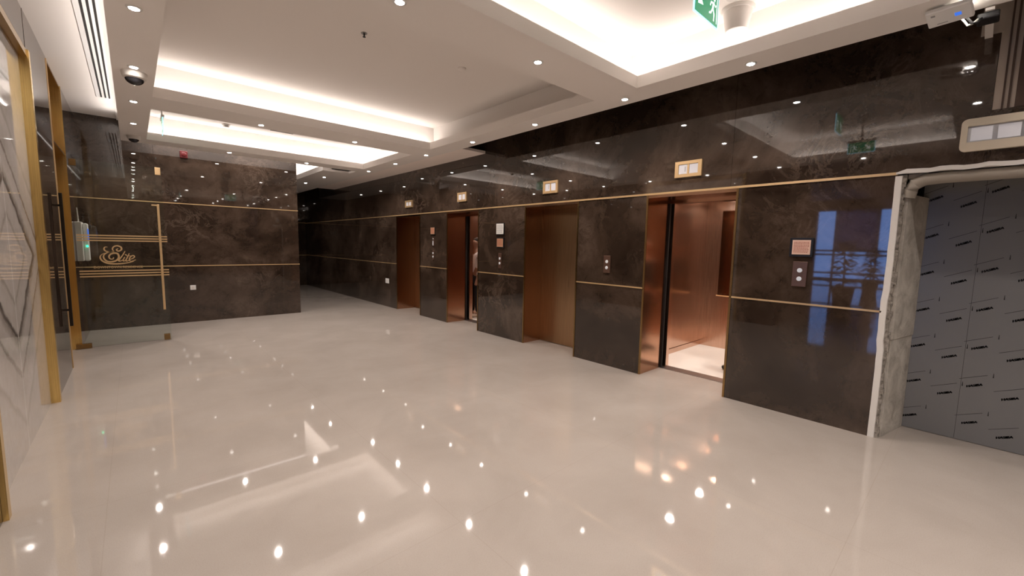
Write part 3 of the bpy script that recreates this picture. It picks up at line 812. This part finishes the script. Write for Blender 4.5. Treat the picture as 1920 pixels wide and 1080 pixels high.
ribbon(mb, [(-.064, 1.276), (-.03, 1.289), (-.003, 1.313), (-.01, 1.333), (-.033, 1.33), (-.061, 1.296), (-.062, 1.262), (-.042, 1.25), (.011, 1.272)], .015, .6)
mb.build('script_lettering', 'gold', t)
tv, tf = text_mesh('DOWNTOWN RESIDENCE', .047, .0008)
xs = [v[0] for v in tv]; k = .525 / (max(xs) - min(xs))
MB().add([(-.175 + v[0] * k, YD - .008 - v[2], 1.165 + v[1]) for v in tv], tf).build('small_lettering', 'gold', t)
# intercom-like white device with aerial on the wall seen through the glass door
t = thing('intercom', 'white device with aerial and green lamp behind the glass door', 'intercom', (XL, 9.05, 1.5))
bd = MB().box(XL - .002, XL + .075, 8.88, 9.20, 1.24, 1.82).build('body', 'dome_white', t, .012)
MB().box(XL + .075, XL + .13, 8.98, 9.18, 1.24, 1.80).build('handset', 'white', t, .015)
MB().box(XL + .13, XL + .134, 8.98, 9.08, 1.55, 1.72).build('screen', 'blue_led', bd)
MB().lathe((XL + .115, 8.965, 1.46), [(.012, 0), (.012, .02)], 14, 1).build('lamp', 'green_led', bd)
MB().tube([(XL + .04, 8.95, 1.82), (XL + .035, 8.95, 2.03)], [.010, .006]).build('aerial', 'dome_white', t)

# ------------------------------------------------------------------ people in the lifts
def person(name, loc, face, label, shirt, trousers, shoes):
    """standing figure grown from one skinned skeleton; clothes are children"""
    root = bpy.data.objects.new(name, None)
    COL.objects.link(root); root.location = loc; root.rotation_euler = (0, 0, face); tag(root, label, 'person')
    def skin(nm, pts, edges, mat, sub=2, rootv=0):
        me = bpy.data.meshes.new(nm); me.from_pydata([p[:3] for p in pts], edges, [])
        o = bpy.data.objects.new(nm, me); COL.objects.link(o); o.parent = root
        sk = o.modifiers.new('skin', 'SKIN'); ss = o.modifiers.new('sub', 'SUBSURF'); ss.levels = ss.render_levels = sub
        for i, p in enumerate(pts):
            rr = p[3]; me.skin_vertices[0].data[i].radius = rr if isinstance(rr, tuple) else (rr, rr)
        me.skin_vertices[0].data[rootv].use_root = True
        dg = bpy.context.evaluated_depsgraph_get(); m2 = bpy.data.meshes.new_from_object(o.evaluated_get(dg))
        m2.name = nm; o.modifiers.clear(); o.data = m2; m2.materials.clear(); m2.materials.append(M[mat])
        for p in m2.polygons: p.use_smooth = True
        return o
    # y is forward, x to the side
    pts = [(0, 0, .95, (.13, .09)), (0, 0, 1.15, (.125, .09)), (0, -.01, 1.36, (.15, .095)), (0, 0, 1.47, .06), (0, .01, 1.55, .055), (0, .02, 1.63, (.075, .09)), (0, .02, 1.70, (.065, .08))]
    e = [(0, 1), (1, 2), (2, 3), (3, 4), (4, 5), (5, 6)]
    for s in (-1, 1):
        b0 = len(pts)
        pts += [(s * .17, 0, 1.38, .055), (s * .22, -.02, 1.12, .043), (s * .23, .06, .90, .033), (s * .23, .08, .83, (.022, .035))]
        e += [(2, b0), (b0, b0 + 1), (b0 + 1, b0 + 2), (b0 + 2, b0 + 3)]
        for q, (dx, dy, ln) in enumerate(((.012, .035, .075), (.004, .018, .09), (-.002, .0, .095), (-.004, -.018, .08), (-.006, -.034, .065))):
            f0 = len(pts); pts += [(s * (.23 + dx * .4), .08 + dy, .80, .010), (s * (.225 + dx * .3), .085 + dy * 1.1, .80 - ln * .6, .009), (s * .22, .095 + dy * 1.1, .80 - ln, .008)]
            e += [(b0 + 3, f0), (f0, f0 + 1), (f0 + 1, f0 + 2)]
        c0 = len(pts)
        pts += [(s * .09, 0, .86, .085), (s * .10, .01, .48, .058), (s * .10, -.01, .10, .04), (s * .105, .05, .05, .038), (s * .11, .15, .035, .03)]
        e += [(0, c0), (c0, c0 + 1), (c0 + 1, c0 + 2), (c0 + 2, c0 + 3), (c0 + 3, c0 + 4)]
    skin('body', pts, e, 'skin')
    skin('hair', [(0, -.03, 1.62, (.08, .07)), (0, -.015, 1.70, (.08, .09)), (0, .01, 1.745, (.06, .075))], [(0, 1), (1, 2)], 'hair')
    face_ = MB(lambda p: p)
    f = MB().lathe((0, .115, 1.615), [(.012, -.012), (.018, 0), (.010, .03)], 10).build('nose', 'skin', None); f.parent = root
    for s in (-1, 1):
        ey = MB().lathe((s * .03, .103, 1.645), [(.006, -.007), (.010, 0), (.006, .007)], 10).build('eye', 'hair', None); ey.parent = root
        er = MB().box(s * .074 - .008, s * .074 + .008, 0, .03, 1.60, 1.66).build('ear', 'skin', None, .005); er.parent = root
    mo = MB().box(-.022, .022, .098, .108, 1.582, 1.589).build('mouth', 'text_red', None); mo.parent = root
    sp = [(0, 0, .90, (.155, .115)), (0, 0, 1.15, (.145, .11)), (0, -.01, 1.36, (.165, .115)), (0, 0, 1.46, (.075, .075))]
    se = [(0, 1), (1, 2), (2, 3)]
    for s in (-1, 1):
        b0 = len(sp); sp += [(s * .17, 0, 1.385, .07), (s * .22, -.02, 1.12, .056), (s * .23, .055, .92, .046)]; se += [(2, b0), (b0, b0 + 1), (b0 + 1, b0 + 2)]
    skin('shirt', sp, se, shirt)
    tp = [(0, 0, .97, (.155, .115)), (0, 0, .90, (.15, .115))]; te = [(0, 1)]
    for s in (-1, 1):
        b0 = len(tp); tp += [(s * .09, 0, .80, .10), (s * .10, .01, .48, .078), (s * .10, -.01, .09, .062)]; te += [(1, b0), (b0, b0 + 1), (b0 + 1, b0 + 2)]
    skin('trousers', tp, te, trousers)
    for s in (-1, 1):
        skin('shoe', [(s * .10, -.06, .045, (.042, .045)), (s * .105, .06, .045, (.045, .042)), (s * .115, .17, .035, (.042, .034)), (s * .12, .20, .03, (.03, .026))], [(0, 1), (1, 2), (2, 3)], shoes)
    return root
person('person', (5.62, 7.41, .002), math.radians(75), 'person in a white shirt and dark trousers standing inside the half lit lift', 'shirt', 'trousers', 'shoe2')
person('person', (5.90, 1.985, .002), math.radians(8), 'person in the bright lift of whom only a black shoe tip shows', 'trousers', 'trousers', 'shoe')

# ------------------------------------------------------------------ potted trees by the lobby window (seen mirrored in the lift wall)
def plant(x, y, hgt, label):
    t = thing('potted_tree', label, 'plant', (x, y, 0), 'potted trees by the lobby window')
    MB().lathe((x, y, 0), [(.22, 0), (.28, .5), (.30, .52), (.26, .50)], 24).build('planter', 'pot', t, smooth=True)
    MB().tube([(x, y, .4), (x + .03, y, hgt * .5), (x, y + .05, hgt * .9)], [.03, .025, .012]).build('stem', 'bark', t)
    mb = MB(); random.seed(int(hgt * 100))
    for i in range(300):
        h = random.uniform(.6, hgt); a = random.uniform(0, 2 * PI); r = random.uniform(.05, .46) * max(.12, 1.15 - h / hgt)
        c = Vector((x + r * math.cos(a), y + r * math.sin(a), h)); d = Vector((math.cos(a), math.sin(a), random.uniform(-.5, .4))).normalized() * .26; s_ = Vector((-math.sin(a), math.cos(a), .1)) * .05
        mb.add([tuple(c), tuple(c + d * .5 + s_), tuple(c + d), tuple(c + d * .5 - s_)], [(0, 1, 2, 3)])
    f = mb.build('foliage', 'leaf', t); f['kind'] = 'stuff'
plant(-6.3, 2.62, 1.9, 'tall dark potted tree mirrored beside the framed notice')
plant(-12.0, 2.75, 1.7, 'thin potted tree mirrored in the blue window light')

# ------------------------------------------------------------------ daylight behind the lobby window
wd = bpy.data.worlds.new('World'); S.world = wd; wd.use_nodes = True
bg = wd.node_tree.nodes['Background']; bg.inputs[0].default_value = (.20, .40, .92, 1); bg.inputs[1].default_value = 3.2

# ------------------------------------------------------------------ camera
cam = bpy.data.cameras.new('camera'); cam.sensor_width = 36; cam.lens = 785.014 * 36 / 1920; cam.clip_start = .05
co = bpy.data.objects.new('camera', cam); COL.objects.link(co)
r_, u_, f_ = Vector((.7433, -.66868, .01923)), Vector((.05404, .08867, .99459)), Vector((.66677, .73824, -.10204))
co.matrix_world = Matrix(((r_.x, u_.x, -f_.x, 0), (r_.y, u_.y, -f_.y, 0), (r_.z, u_.z, -f_.z, 1.6), (0, 0, 0, 1)))
S.camera = co
S.view_settings.view_transform = 'Standard'; S.view_settings.look = 'None'; S.view_settings.gamma = 1; S.view_settings.exposure = .52
S.view_settings.use_curve_mapping = False
S.cycles.use_denoising = True; S.cycles.adaptive_threshold = .006
S.cycles.max_bounces = 12; S.cycles.glossy_bounces = 8; S.cycles.transparent_max_bounces = 12
S.cycles.sample_clamp_indirect = 8
